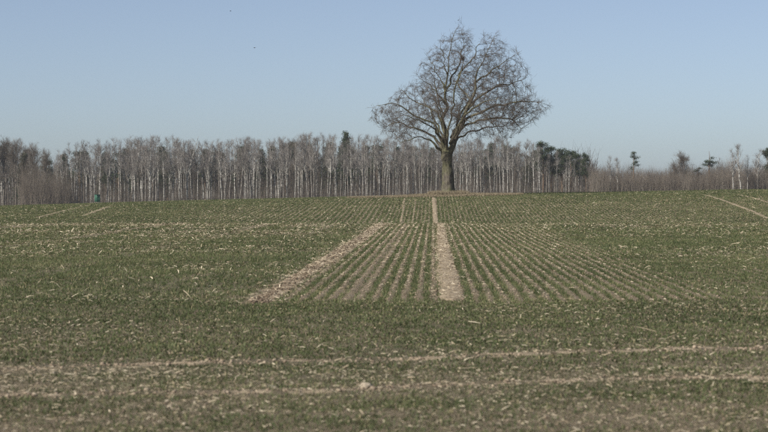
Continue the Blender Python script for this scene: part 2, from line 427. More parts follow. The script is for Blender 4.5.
def add_crop(y0, y1, dens, nb, L, W, segs, spread):
    n = int(area(y0, y1) * dens)
    X, Y = sample(y0, y1, n)
    rz = rowzone(X, Y)
    inrow = rng.random(n) < np.maximum(rz, .42 * sstep(31, 34, Y))
    r = rowc(X, Y)
    snapped = (np.floor(r / ROWS) + .5) * ROWS + rng.normal(0, .027, n)
    snapped = snapped + .03 * (vnoise(Y, np.floor(r / ROWS), 1.5, 71) - .5)
    far = Y > 130
    RS = np.where(X < 0, .40, .29)
    snapf = (np.floor(r / RS) + .5) * RS + rng.normal(0, 1, n) * np.where(X < 0, .05, .035)
    inf = far & (rng.random(n) < .86)
    X = np.where(inf, snapf + TR * Y, np.where(inrow & ~far, snapped + TR * Y, X))
    hl = (Y < 30.2) & (rng.random(n) < .55)
    Y = np.where(hl, np.round((Y + .025 * X) / .15) * .15 - .025 * X + rng.normal(0, .022, n), Y)
    c = crop_cover(X, Y)
    c = np.where((rng.random(n) < rz) & ~far, .92 + .3 * (fbm(X, Y, 1.2, 51) - .5) - .9 * np.exp(-((r + 1.22) / .2) ** 2), c)
    c = np.where(far, .88 + .5 * (fbm(X, Y, 6, 53) - .5), c)
    d = np.hypot((X - OAK[0] + .8) / 3.4, Y - OAK[1] + 1.2)
    c = np.where(d < 2.5, -1, c)
    wear = np.where(Y < 29, np.clip(3.2 * (fbm(X, Y, .8, 95) - .18), .65, 1), 1.0)
    keep = (rng.random(n) < c) & (rng.random(n) > on_track(X, Y) * 1.02 * wear)
    X, Y = X[keep], Y[keep]
    tint = .30 + .75 * (fbm(X, Y, 2.3, 61) - .5) + rng.normal(0, .13, len(X))
    tint = np.where(rng.random(len(X)) < .09, .95, tint)
    V, fs, a = blades(X, Y, H(X, Y), nb, L, W, (.25, 1.35), tint, segs, spread)
    crop.add(V, fs, a)
add_crop(11.5, 19, 560, 4, .055, .006, 2, .034)
add_crop(19, 31, 420, 3, .060, .0085, 2, .036)
add_crop(31, 50, 275, 3, .066, .013, 1, .024)
add_crop(50, 75, 130, 3, .070, .020, 1, .026)
add_crop(75, 104, 84, 3, .078, .029, 1, .030)
add_crop(139, 176, 58, 3, .10, .05, 1, .036)
add_crop(176, 211, 46, 3, .11, .06, 1, .038)
crop.build('young_crop', M['crop'], kind='stuff', label='short green winter crop seedlings covering the field', category='crop')

straw = Acc()
def add_straw(X, Y, L, W, lift=.012, bend=True, up=.22):
    n = len(X)
    a = rng.random(n) * np.pi * 2; l = L * rng.lognormal(0, .35, n)
    e = rng.normal(0, up, n)
    d = np.stack([np.cos(a), np.sin(a), e], -1) * l[:, None] * .5
    P = np.stack([X, Y, H(X, Y) + lift + rng.random(n) * .02 + np.abs(d[:, 2])], -1)
    S = np.stack([-np.sin(a) * .8, np.cos(a) * .8, rng.uniform(-.6, .6, n)], -1) * (W * rng.uniform(.6, 1.4, n))[:, None] * .5
    K = np.stack([-np.sin(a), np.cos(a), 0 * a], -1) * (l * rng.normal(0, .05, n))[:, None]
    K[:, 2] += np.abs(rng.normal(0, .05, n)) * l
    V = np.stack([P - d - S, P - d + S, P + K + S, P + K - S, P + d + S * .5, P + d - S * .5], 1)
    i = np.arange(n)[:, None] * 6
    straw.add(V.reshape(-1, 3), [i + np.array([[0, 1, 2, 3]]), i + np.array([[3, 2, 4, 5]])], np.repeat(np.clip(rng.beta(2, 2, n), 0, 1), 6))
def scatter_straw(y0, y1, dens, L, W, w=None):
    n = int(area(y0, y1) * dens); X, Y = sample(y0, y1, n)
    if w is not None:
        k = rng.random(n) < w(X, Y); X, Y = X[k], Y[k]
    add_straw(X, Y, L, W)
patchy = lambda X, Y: np.clip(2.6 * (fbm(X, Y, 3.0, 81) - .36), 0.05, 1) * (1 - .85 * rowzone(X, Y))
scatter_straw(11.5, 19, 330, .03, .006, lambda X, Y: np.clip(1.3 - crop_cover(X, Y), .1, 1))
scatter_straw(17, 31, 80, .045, .008, patchy)
scatter_straw(31, 55, 42, .055, .012, patchy)
scatter_straw(55, 80, 26, .075, .019, patchy)
scatter_straw(78, 104, 26, .085, .026, lambda X, Y: .25 + .75 * sstep(82, 92, Y) * patchy(X, Y))
lw = lambda X, Y: patchy(X, Y) * (1 - sstep(-3.4, -2.6, rowc(X, Y))) * sstep(-18, -12, rowc(X, Y))
scatter_straw(60, 98, 10, .085, .022, lw)
n = 5200
X, Y = sample(31, 80, n); k = (rowc(X, Y) < -2.8) & (rng.random(n) < np.clip(2.2 * (fbm(X, Y, 4.0, 83) - .3), .05, 1)); add_straw(X[k], Y[k], .055 + .0005 * Y[k], .008 + .00014 * Y[k], .015, True, .5)
scatter_straw(140, 208, 3.5, .13, .035)
# residue lying along the gaps of the drill rows
n = 46000
Y = np.sqrt(rng.random(n) * (99**2 - 30.5**2) + 30.5**2); r = np.round(rng.uniform(-2.1, 4.8, n) / ROWS) * ROWS + rng.normal(0, .016, n)
X = r + TR * Y; k = (rng.random(n) < rowzone(X, Y)) & (rng.random(n) < .25 + .75 * vnoise(X, Y, 1.6, 91)); X, Y = X[k], Y[k]
add_straw(X, Y, .030 + .00022 * Y, .005 + .00016 * Y, .003, True, .05)
# larger pale stalks lying about
n = 110
X, Y = sample(20, 75, n); add_straw(X, Y, .20, .012 + .0001 * Y, .03, True, .25)
# straw worked into the tracks
for C, wd in track_pts[:4]:
    dens = 60 if C is track_pts[3][0] else 34
    L = np.sum(np.hypot(*np.diff(C, axis=0).T)); n = int(L * dens)
    i = rng.integers(0, len(C), n); off = rng.normal(0, wd * .36, (n, 2))
    X, Y = C[i, 0] + off[:, 0], C[i, 1] + off[:, 1]
    k = Y < 104; add_straw(X[k], Y[k], .035 + .0005 * Y[k], .005 + .00016 * Y[k], .022)
straw.build('straw_litter', M['straw'], kind='stuff', label='pale straw and stalk pieces scattered over the field', category='straw')

clods = Acc()
ico_v = []
g = (1 + 5 ** .5) / 2
for a, b in ((-1, g), (1, g), (-1, -g), (1, -g)): ico_v += [(a, b, 0), (0, a, b), (b, 0, a)]
ico_v = np.array(ico_v, float); ico_v /= np.linalg.norm(ico_v[0])
import itertools
_D = np.linalg.norm(ico_v[:, None] - ico_v[None], axis=-1)
ico_f = np.array([f if np.dot(np.cross(ico_v[f[1]] - ico_v[f[0]], ico_v[f[2]] - ico_v[f[0]]), ico_v[f[0]]) > 0 else (f[0], f[2], f[1])
                  for f in itertools.combinations(range(12), 3) if _D[f[0], f[1]] < 1.2 and _D[f[1], f[2]] < 1.2 and _D[f[0], f[2]] < 1.2])
def add_clods(X, Y, size, tint=.5):
    n = len(X); s = size * np.minimum(rng.lognormal(0, .4, n), 1.6)
    a = rng.random(n) * 7; ca, sa = np.cos(a), np.sin(a)
    v = ico_v[None] * rng.uniform(.65, 1.25, (n, 12, 1)) * np.stack([rng.uniform(.8, 1.4, n), rng.uniform(.7, 1.1, n), rng.uniform(.5, .9, n)], -1)[:, None]
    x = v[..., 0] * ca[:, None] - v[..., 1] * sa[:, None]; y = v[..., 0] * sa[:, None] + v[..., 1] * ca[:, None]
    V = np.stack([x, y, v[..., 2]], -1) * s[:, None, None] + np.stack([X, Y, H(X, Y) + .35 * s], -1)[:, None]
    clods.add(V.reshape(-1, 3), [(np.arange(n)[:, None, None] * 12 + ico_f[None]).reshape(-1, 3)], np.repeat(np.clip(rng.normal(tint, .22, n), 0, 1), 12))
C = track_pts[3][0]; C = C[C[:, 1] < 100]
i = rng.integers(0, len(C), 4200); add_clods(C[i, 0] + rng.normal(0, .075, 4200), C[i, 1] + rng.normal(0, .05, 4200), .014 + .00011 * C[i, 1], .12)
for q, m_, s_ in ((0, 900, .009), (1, 900, .010), (2, 2200, .012)):
    C = track_pts[q][0]; C = C[C[:, 1] < 100]; i = rng.integers(0, len(C), m_)
    add_clods(C[i, 0] + rng.normal(0, .13, m_), C[i, 1] + rng.normal(0, .13, m_), s_ * rng.uniform(.6, 1.6, m_) + .00006 * C[i, 1], .6)
X, Y = sample(12, 31, 9000); add_clods(X, Y, .0085, .55)
n = 3000; Y = rng.uniform(30.5, 75, n); X = np.round(rng.uniform(-2.1, 4.4, n) / ROWS) * ROWS + rng.normal(0, .03, n) + TR * Y
add_clods(X, Y, .011 + .00008 * Y, .55)
clods.build('soil_clods', M['clod'], kind='stuff', label='small crumbled soil clods along the wheel tracks', category='soil')

dg = Acc()
n = 9000
s = rng.uniform(-9.5, 7, n); X = OAK[0] + s
Y = OAK[1] - 1.2 + rng.uniform(-1, 1, n) * 2.5 * np.sqrt(np.clip(1 - ((s + .8) / 9.5) ** 2, .02, 1))
V, fs, a = blades(X, Y, H(X, Y) + .02, 4, .20, .035, (.2, 1.2), np.clip(rng.normal(.5, .2, n), 0, 1), 1, .08); dg.add(V, fs, a)
ang = rng.random(1600) * 2 * np.pi; rr = rng.uniform(.9, 1.9, 1600)
X, Y = OAK[0] + np.cos(ang) * rr, OAK[1] + np.sin(ang) * rr
V, fs, a = blades(X, Y, H(X, Y) + .02, 4, .38, .035, (.1, .9), np.clip(rng.normal(.55, .2, 1600), 0, 1), 1, .06); dg.add(V, fs, a)
dg.build('dry_grass', M['drygrass'], kind='stuff', label='tufts of dry brown grass round the foot of the oak', category='grass')

# pale stones and hard clods one can pick out in the foreground
def stone(px, py, size, label, flat_=.6):
    x, y = ground(px, py)
    bm_v = []
    m = 9; k = 6
    th = np.linspace(.25, np.pi - .25, k); ph = np.linspace(0, 2 * np.pi, m, endpoint=False)
    T, P = np.meshgrid(th, ph, indexing='ij')
    rr = rng.uniform(.8, 1.12, T.shape)
    V = np.stack([np.sin(T) * np.cos(P) * rr, np.sin(T) * np.sin(P) * rr * .75, np.cos(T) * rr * flat_], -1).reshape(-1, 3)
    V = np.vstack([V, [[0, 0, flat_ * .95], [0, 0, -flat_]]]) * size / 2
    I = np.arange(k * m).reshape(k, m); J = np.roll(I, -1, 1)
    q = np.stack([I[:-1], I[1:], J[1:], J[:-1]], -1).reshape(-1, 4)
    t1 = np.stack([np.full(m, k * m), I[0], J[0]], -1); t2 = np.stack([np.full(m, k * m + 1), J[-1], I[-1]], -1)
    o = obj('field_stone', mesh_np('field_stone', V, [q, np.vstack([t1, t2])], True), M['stone'], label=label, category='stone', group='pale stones lying in the foreground')
    o.location = (x, y, float(H(x, y)) + size * flat_ * .30); o.rotation_euler = (0, 0, rng.random() * 6)
stone(366, 389.5, .11, 'largest pale stone, lying on the nearer foreground track', .5)
stone(53, 375.5, .05, 'small whitish stone between the foreground tracks at far left')
stone(167, 403.5, .05, 'flat pale stone just below the nearer foreground track', .4)
stone(185, 427, .05, 'pale stone near the bottom edge of the picture', .5)
stone(697, 377.5, .05, 'pale stone on the nearer foreground track at right', .45)
stone(660, 353, .04, 'small pale stone on the farther foreground track at right', .5)

# ------------------------------------------------------------------ branch growing
def unit(v): return v / np.maximum(np.linalg.norm(v, axis=-1, keepdims=True), 1e-9)
def tubes(P, R, sides):
    M_, n, _ = P.shape
    T = unit(np.gradient(P, axis=1))
    av = unit(P[:, -1] - P[:, 0]); ref = np.where(np.abs(av[:, 2:3]) > .8, np.array([[1., 0, 0]]), np.array([[0, 0, 1.]]))
    U = unit(np.cross(T, ref[:, None])); Vv = np.cross(T, U)
    a = np.linspace(0, 2 * np.pi, sides, endpoint=False)
    ring = P[:, :, None] + R[:, :, None, None] * (np.cos(a)[None, None, :, None] * U[:, :, None] + np.sin(a)[None, None, :, None] * Vv[:, :, None])
    I = np.arange(M_ * n * sides).reshape(M_, n, sides); J = np.roll(I, -1, 2)
    q = np.stack([I[:, :-1], J[:, :-1], J[:, 1:], I[:, 1:]], -1).reshape(-1, 4)
    return ring.reshape(-1, 3), [q]
def spawn(P, R, k, u, ang, length, n, rfrac, rmin, wander, up, tip=.3, rg=rng, root=None, out=None):
    """k children on each parent polyline; length is a function of (u, parent length)"""
    M_, m, _ = P.shape
    uu = rg.uniform(u[0], u[1], (M_, k)); f = uu * (m - 1); i = np.minimum(f.astype(int), m - 2); f = f - i
    ar = np.arange(M_)[:, None]
    B = P[ar, i] * (1 - f[..., None]) + P[ar, i + 1] * f[..., None]
    T = unit(P[ar, i + 1] - P[ar, i])
    rb = R[ar, i] * (1 - f) + R[ar, i + 1] * f
    pl = np.sum(np.linalg.norm(np.diff(P, axis=1), axis=-1), 1)[:, None]
    B, T, rb, uu_ = B.reshape(-1, 3), T.reshape(-1, 3), rb.ravel(), uu.ravel()
    plr = np.repeat(pl[:, 0], k)
    side = rg.normal(0, 1, B.shape)
    if out is not None:
        side = side + out * unit(np.concatenate([B[:, :2], 0 * B[:, :1]], 1))
    side = unit(side - T * np.sum(side * T, -1, keepdims=True))
    th = rg.uniform(ang[0], ang[1], len(B))[:, None]
    d = unit(T * np.cos(th) + side * np.sin(th))
    L = length(uu_, plr, rg)
    pts = [B]
    for s in range(1, n):
        d = unit(d + rg.normal(0, wander, d.shape) + np.array([0, 0, up]))
        pts.append(pts[-1] + d * (L / (n - 1))[:, None])
    P2 = np.stack(pts, 1)
    r0 = np.maximum(np.minimum(rb * rfrac, rb * .9), rmin)
    R2 = r0[:, None] * np.linspace(1, tip, n)[None]
    R2 = np.maximum(R2, rmin * .45)
    rt = np.repeat(np.arange(M_) if root is None else root, k)
    return P2, R2, rt

# ------------------------------------------------------------------ the oak
S = OAK[1] / F                                   # metres in one photo pixel at the oak
oakz = float(H(*OAK)) - .12
oak = thing('oak_tree', (OAK[0], OAK[1], oakz), 'huge bare oak with a broad crown standing alone in the field', 'tree')
def ox(px, py, dy): return ((px - 448) * S, dy, (195.5 - py) * S)
limbs = [  # (points (px, py, depth), base radius)
    ([(446, 156, 0), (444.5, 138, .1), (444, 120, .2), (445, 100, .1), (446, 80, -.1), (448, 62, -.3), (452, 45, -.3), (455, 31, -.2)], .38),
    ([(449, 154, -.1), (456, 138, -.3), (463, 118, -.7), (472, 96, -1.0), (477, 72, -1.1), (487, 52, -1.0), (494, 36, -.9)], .42),
    ([(452, 146, .1), (459, 131, .4), (473, 122, .7), (490, 118, 1.0), (507, 117, 1.2), (516, 121, 1.3), (522, 128, 1.3)], .24),
    ([(454, 142, .1), (462, 124, -.4), (478, 113, -1.0), (500, 106, -1.6), (522, 103, -2.0), (545, 105, -2.3)], .22),
    ([(458, 132, -.3), (466, 112, .3), (482, 95, .9), (501, 84, 1.4), (518, 81, 1.6), (531, 75, 1.7)], .20),
    ([(444, 153, -.1), (432, 142, -.8), (418, 138, -1.5), (407, 142, -2.0), (396, 146, -2.3)], .19),
    ([(443, 150, .2), (436, 138, .6), (424, 132, 1.1), (409, 127, 1.6), (393, 122, 2.0), (382, 127, 2.2)], .22),
    ([(444, 148, -.2), (435, 126, -.6), (421, 118, -1.0), (406, 110, -1.4), (394, 104, -1.6), (377, 108, -1.8)], .20),
    ([(444, 132, 0), (437, 112, .5), (424, 105, 1.0), (411, 97, 1.3), (399, 87, 1.5)], .17),
    ([(445, 104, 0), (435, 91, -.6), (424, 82, -1.0), (415, 73, -1.2)], .13),
    ([(445, 90, .1), (437, 74, .6), (430, 61, .9), (425, 53, 1.0)], .11),
    ([(445, 92, 0), (458, 68, .5), (464, 46, .8), (463, 26, .8)], .15),
    ([(447, 75, -.2), (443, 58, -.6), (440, 44, -.8), (441, 36, -.8)], .09),
    ([(474, 84, -1.0), (490, 72, -1.4), (505, 62, -1.6), (517, 53, -1.6)], .11),
    ([(470, 100, -.9), (458, 82, -.4), (470, 60, .2), (480, 44, .3)], .10),
    ([(452, 150, .4), (455, 132, 1.9), (459, 116, 3.4), (463, 102, 4.9), (466, 94, 5.9)], .23),
    ([(447, 150, -.4), (444, 132, -1.9), (440, 118, -3.4), (436, 105, -4.8), (432, 98, -5.8)], .22),
    ([(447, 146, .3), (438, 124, 1.9), (430, 108, 3.2), (422, 94, 4.2)], .19),
    ([(450, 144, -.3), (458, 126, -2.0), (470, 112, -3.6), (482, 104, -5.0), (494, 101, -5.9)], .20),
    ([(447, 140, -.3), (452, 108, -1.7), (456, 86, -2.7), (460, 68, -3.2)], .15),
    ([(447, 134, .3), (440, 104, 1.6), (436, 82, 2.4), (434, 68, 2.8)], .14),
    ([(451, 138, .3), (464, 110, 2.3), (476, 92, 3.6), (488, 78, 4.3)], .16),
    ([(445, 142, -.3), (430, 128, -2.2), (415, 120, -3.5), (402, 116, -4.3)], .17),
    ([(453, 143, .3), (472, 131, 2.0), (492, 126, 3.4), (508, 124, 4.4)], .16),
]
LP, LR = [], []
for pts, r0 in limbs:
    C = catmull([ox(*p) for p in pts], 80)
    L = np.concatenate([[0], np.cumsum(np.linalg.norm(np.diff(C, axis=0), axis=1))])
    s = np.linspace(0, L[-1], 14); Q = np.stack([np.interp(s, L, C[:, k]) for k in range(3)], -1)
    Q[2:] += np.random.default_rng(len(LP) + 3).normal(0, .09, Q[2:].shape)
    LP.append(Q); LR.append(r0 * (np.linspace(1, 0, 14) ** .8 * .88 + .10))
LP, LR = np.array(LP), np.array(LR)

ENV_Y = [22, 31, 38, 48, 58, 72, 82, 93, 104, 111, 118, 126, 133, 140, 146]
ENV_L = [457, 452, 446, 436, 428, 419, 412, 400, 387, 377, 375, 381, 386, 392, 398]
ENV_R = [461, 468, 497, 509, 518, 527, 529, 531, 543, 546, 537, 526, 514, 506, 498]
from mathutils import kdtree
rgo = np.random.default_rng(77)
n = 26000
py = rgo.uniform(21, 146, n); lo = np.interp(py, ENV_Y, ENV_L); hi = np.interp(py, ENV_Y, ENV_R)
wd = (hi - lo) / 2; k = rgo.random(n) < (wd / 89) ** 1.6
py, lo, hi, wd = py[k], lo[k], hi[k], wd[k]
ph = rgo.random(len(py)) * 2 * np.pi; rr = rgo.random(len(py)) ** .5
A = np.stack([((lo + hi) / 2 + np.cos(ph) * rr * wd * 1.03 - 448) * S, np.sin(ph) * rr * wd * .85 * S, (195.5 - py) * S], -1)
rad_ = np.hypot(A[:, 0], A[:, 1]); low = (195.5 - py) * S
A = A[(rad_ > .2) & ~((low < 7.2) & (rad_ < 2.6 + (7.2 - low) * .9)) & ~((low < 6.6) & (rr < .55)) & (fbm(A[:, 0] * 1.0 + A[:, 2] * .7, A[:, 1] + A[:, 2] * .9, 2.0, 5) > .40)]
for _ in range(30):       # gaps that break up the outline
    c_ = A[rgo.integers(len(A))]; c_ = c_ + unit(c_ - np.array([0, 0, 5.5])) * .7
    A = A[np.linalg.norm(A - c_, axis=1) > rgo.uniform(.6, 1.25)]
A = A[~((np.abs(A[:, 0] / S + 448 - 475) < 5) & (A[:, 2] > (195.5 - 58) * S))]
A = A[:8000]
NP_, par, rt = [], [], []
for li in range(len(LP)):
    seg = LP[li]
    d = np.linalg.norm(np.diff(seg, axis=0), axis=1).sum(); m_ = int(d / .32) + 2
    f = np.linspace(0, 13, m_); i = np.minimum(f.astype(int), 12); f = (f - i)[:, None]
    Q = seg[i] * (1 - f) + seg[i + 1] * f
    for j in range(m_):
        par.append(-1 if j == 0 else len(NP_) - 1); NP_.append(Q[j]); rt.append(li)
nmain = len(NP_)
alive = A.copy(); STEP = .27
for it in range(70):
    if len(alive) < 30: break
    kd = kdtree.KDTree(len(NP_))
    for i, p in enumerate(NP_): kd.insert(p, i)
    kd.balance()
    near = [kd.find(p) for p in alive]
    ni = np.array([q[1] for q in near]); nd = np.array([q[2] for q in near])
    P_ = np.array(NP_)
    dirs = {}
    ok = nd < 3.2
    V = unit(alive - P_[ni])
    acc_ = np.zeros((len(NP_), 3)); np.add.at(acc_, ni[ok], V[ok])
    src = np.unique(ni[ok])
    for q in src:
        pd = P_[q] - P_[par[q]] if par[q] >= 0 else np.array([0, 0, .3])
        d = acc_[q] / max(1e-6, np.linalg.norm(acc_[q])) + .35 * pd / max(1e-6, np.linalg.norm(pd)) + .45 * unit(P_[q] - np.array([0, 0, 5.2])) + rgo.normal(0, .12, 3)
        d /= np.linalg.norm(d)
        par.append(int(q)); NP_.append(P_[q] + d * STEP); rt.append(rt[q])
    kd2 = kdtree.KDTree(len(NP_))
    for i, p in enumerate(NP_): kd2.insert(p, i)
    kd2.balance()
    alive = np.array([p for p in alive if kd2.find(p)[2] > .33]).reshape(-1, 3)
    if it > 40: alive = alive[rgo.random(len(alive)) < .9]
NPa = np.array(NP_); par = np.array(par); rt = np.array(rt)
kids = [[] for _ in par]
for i, p in enumerate(par):
    if p >= 0: kids[p].append(i)
w_ = np.zeros(len(par))
for i in range(len(par) - 1, -1, -1):      # children always follow their parents
    w_[i] = max(w_[i], .0085 ** 1.95)
    if par[i] >= 0: w_[par[i]] += w_[i]
rn = w_ ** (1 / 1.95)
chains = []
def walk(start, first):
    st = [(start, first)]
    while st:
        b0, i = st.pop(); c = [b0] if b0 is not None else []
        while True:
            c.append(i)
            ks = kids[i]
            if not ks: break
            if i < nmain and min(ks) >= nmain:
                for q in ks: st.append((i, q))
                break
            ks = sorted(ks, key=lambda q: -w_[q]) if i >= nmain else sorted(ks, key=lambda q: (q >= nmain, -w_[q]))
            for q in ks[1:]: st.append((i, q))
            i = ks[0]
        chains.append(c)
for i in np.where(par < 0)[0]: walk(None, i)
CP, CR, CT, CM = [], [], [], []
for c in chains:
    c = np.array(c); main = par[c[0]] < 0 and c[0] < nmain and c[1] < nmain and c[1] == c[0] + 1
    r_ = rn[c].copy()
    if not main: r_[0] = min(r_[0], r_[1] * 1.15)
    m_ = 40 if main else 8
    f = np.linspace(0, len(c) - 1, m_)
    Q = np.stack([np.interp(f, np.arange(len(c)), NPa[c, k]) for k in range(3)], -1); rq = np.interp(f, np.arange(len(c)), r_)
    CP.append(Q); CR.append(rq); CT.append(rt[c[-1] if not main else c[0]]); CM.append(main)
CM = np.array(CM); CT = np.array(CT)
fine = np.where(~CM)[0]
FP = np.stack([CP[i] for i in fine]); FR = np.stack([CR[i] for i in fine]); FT = CT[fine]
L4 = spawn(FP, FR, 10, (.12, 1.0), (.30, .95), lambda u, p, g: g.uniform(.25, .75, len(u)) * np.minimum(1, .5 + p), 3, .7, .006, .09, .05, .5, root=FT, out=.8)
L5 = spawn(L4[0], L4[1], 1, (.3, .8), (.4, .9), lambda u, p, g: p * .6, 2, .8, .0055, .1, .02, .6, root=L4[2])
print('oak nodes', len(par), 'chains', len(chains), 'twigs', len(L4[0]))
ob = Acc()
nz, ns = 46, 28
z = np.linspace(-.25, 4.55, nz); a = np.linspace(0, 2 * np.pi, ns, endpoint=False)
Zg, Ag = np.meshgrid(z, a, indexing='ij')
rad = .47 + .20 * np.exp(-np.maximum(Zg, 0) / 1.7) + .26 * np.exp(-np.maximum(Zg, 0) / .35) + .09 * np.exp(-((Zg - 4.2) / .6) ** 2) - .04 * np.exp(-((Zg - 3.0) / .5) ** 2)
rad *= 1 + .16 * np.exp(-np.maximum(Zg, 0) / .55) * np.cos(5 * Ag + .7) + .07 * (fbm(Ag * 2 * 0 + np.cos(Ag) * 3, np.sin(Ag) * 3 + Zg, 1.3, 15) - .5) * 2
rad += .10 * np.exp(-((Zg - 3.5) / .28) ** 2 - ((np.cos(Ag - 3.6) - 1) / .25) ** 2) + .07 * np.exp(-((Zg - 2.2) / .3) ** 2 - ((np.cos(Ag - 5.2) - 1) / .2) ** 2) + .06 * np.exp(-((Zg - 3.0) / .25) ** 2 - ((np.cos(Ag - 4.6) - 1) / .15) ** 2)
rad += .06 * np.exp(-((Zg - 1.4) / .22) ** 2 - ((np.cos(Ag - 4.9) - 1) / .12) ** 2) + .05 * (fbm(np.cos(Ag) * 6 + 5, np.sin(Ag) * 6 + Zg * 2, .8, 18) - .5) * 2
rad *= np.where(Zg > 4.3, np.sqrt(np.clip(1 - ((Zg - 4.3) / .3) ** 2, .05, 1)), 1)
cx = -.12 * sstep(0, 4.3, Zg)
V = np.stack([cx + rad * np.cos(Ag), rad * np.sin(Ag), Zg], -1).reshape(-1, 3)
V = np.vstack([V, [[-.12, 0, 4.6]]])
I = np.arange(nz * ns).reshape(nz, ns); J = np.roll(I, -1, 1)
q = np.stack([I[:-1], J[:-1], J[1:], I[1:]], -1).reshape(-1, 4)
obj('trunk', mesh_np('oak_trunk', V, [q, np.stack([I[-1], J[-1], np.full(ns, nz * ns)], -1)], True), M['oak'], oak, label='thick olive grey trunk with burrs')
for k in range(len(limbs)):
    ac = Acc()
    for i in np.where(CM & (CT == k))[0]:
        V, fs = tubes(CP[i][None], np.minimum(np.maximum(CR[i], .8 * np.interp(np.linspace(0, 13, 40) / 1.0, np.arange(14), LR[k]) * (np.linspace(1, .2, 40))), LR[k][0] * 1.1)[None], 10); ac.add(V, fs)
    s = (FT == k) & (FR[:, 0] > .03)
    if s.any(): V, fs = tubes(FP[s], FR[s], 6); ac.add(V, fs)
    lo = ac.build('limb', M['oak'], True, oak)
    ac = Acc()
    s = (FT == k) & (FR[:, 0] <= .03)
    if s.any(): V, fs = tubes(FP[s], FR[s], 3); ac.add(V, fs)
    for Q in (L4, L5):
        s = Q[2] == k
        if s.any(): V, fs = tubes(Q[0][s], Q[1][s], 3); ac.add(V, fs)
    if ac.n: ac.build('twigs', M['oaktwig'], False, lo)

# ------------------------------------------------------------------ tree kinds of the wood
def make_birch(seed, h=15., fork=False, lean=.0, crownbase=.38, spread=1.0, r0=.15):
    rg = np.random.default_rng(seed)
    n = 12
    stems = []
    if fork:
        fh = rg.uniform(.28, .42)
        for s in (-1, 1):
            z = np.linspace(0, 1, n)
            x = np.where(z > fh, s * (z - fh) * h * rg.uniform(.16, .26), 0) + rg.normal(0, .06, n).cumsum() * .5
            x -= x[0]
            stems.append(np.stack([x, rg.normal(0, .05, n).cumsum() - .0, z * h * (1 if s > 0 else .96)], -1)); stems[-1][0, :2] = 0
    else:
        z = np.linspace(0, 1, n)
        x = lean * h * z + rg.normal(0, .07, n).cumsum(); y = rg.normal(0, .07, n).cumsum()
        stems.append(np.stack([x - x[0], y - y[0], z * h], -1))
    r0 = r0 * .9
    P = np.array(stems); R = np.tile(r0 * (1 - np.linspace(0, 1, n)) ** .75 + .02, (len(stems), 1))
    P[:, 0, 2] -= .4
    kb = 24 if not fork else 14
    B = spawn(P, R, kb, (crownbase, .985), (.35, .85), lambda u, p, g: (1.08 - u) * h * .25 * g.uniform(.6, 1.2, len(u)) * spread + .5, 7, .6, .026, .10, .10, .25, rg)
    Tm = spawn(B[0], B[1], 5, (.25, 1), (.3, .8), lambda u, p, g: p * g.uniform(.25, .5, len(u)) + .3, 5, .6, .012, .14, .05, .4, rg)
    Tw = spawn(Tm[0], Tm[1], 5, (.1, 1), (.25, .9), lambda u, p, g: g.uniform(.35, 1.0, len(u)), 3, .7, .0085, .16, -.06, .5, rg)
    t = Acc(); V, f = tubes(P, R, 7); t.add(V, f)
    V, f = tubes(B[0], B[1], 4); t.add(V, f)
    c = Acc()
    for Q in (Tm, Tw): V, f = tubes(Q[0], Q[1], 3); c.add(V, f)
    return t, c
def make_bare(seed, h=14., r0=.2, k=16, spread=1.0):
    rg = np.random.default_rng(seed); n = 10
    z = np.linspace(0, 1, n); P = np.stack([rg.normal(0, .1, n).cumsum(), rg.normal(0, .1, n).cumsum(), z * h * .92], -1)[None]
    P[:, :, :2] -= P[:, :1, :2]; P[:, 0, 2] -= .4
    R = (r0 * (1 - z) ** .7 + .03)[None]
    A = spawn(P, R, k, (.22, .95), (.3, .75), lambda u, p, g: h * (.52 - .36 * u) * g.uniform(.7, 1.2, len(u)) * spread, 8, .6, .03, .10, .12, .2, rg)
    B = spawn(A[0], A[1], 9, (.2, 1), (.35, .9), lambda u, p, g: p * g.uniform(.25, .5, len(u)) + .3, 6, .6, .016, .15, .06, .3, rg)
    C_ = spawn(B[0], B[1], 7, (.15, 1), (.35, .95), lambda u, p, g: g.uniform(.4, 1.1, len(u)), 4, .65, .011, .18, .04, .4, rg)
    D = spawn(C_[0], C_[1], 3, (.15, 1), (.3, .9), lambda u, p, g: g.uniform(.25, .6, len(u)), 2, .7, .009, .18, .0, .5, rg)
    t = Acc(); V, f = tubes(P, R, 7); t.add(V, f); V, f = tubes(A[0], A[1], 5); t.add(V, f)
    c = Acc()
    for Q in (B, C_, D): V, f = tubes(Q[0], Q[1], 3); c.add(V, f)
    return t, c
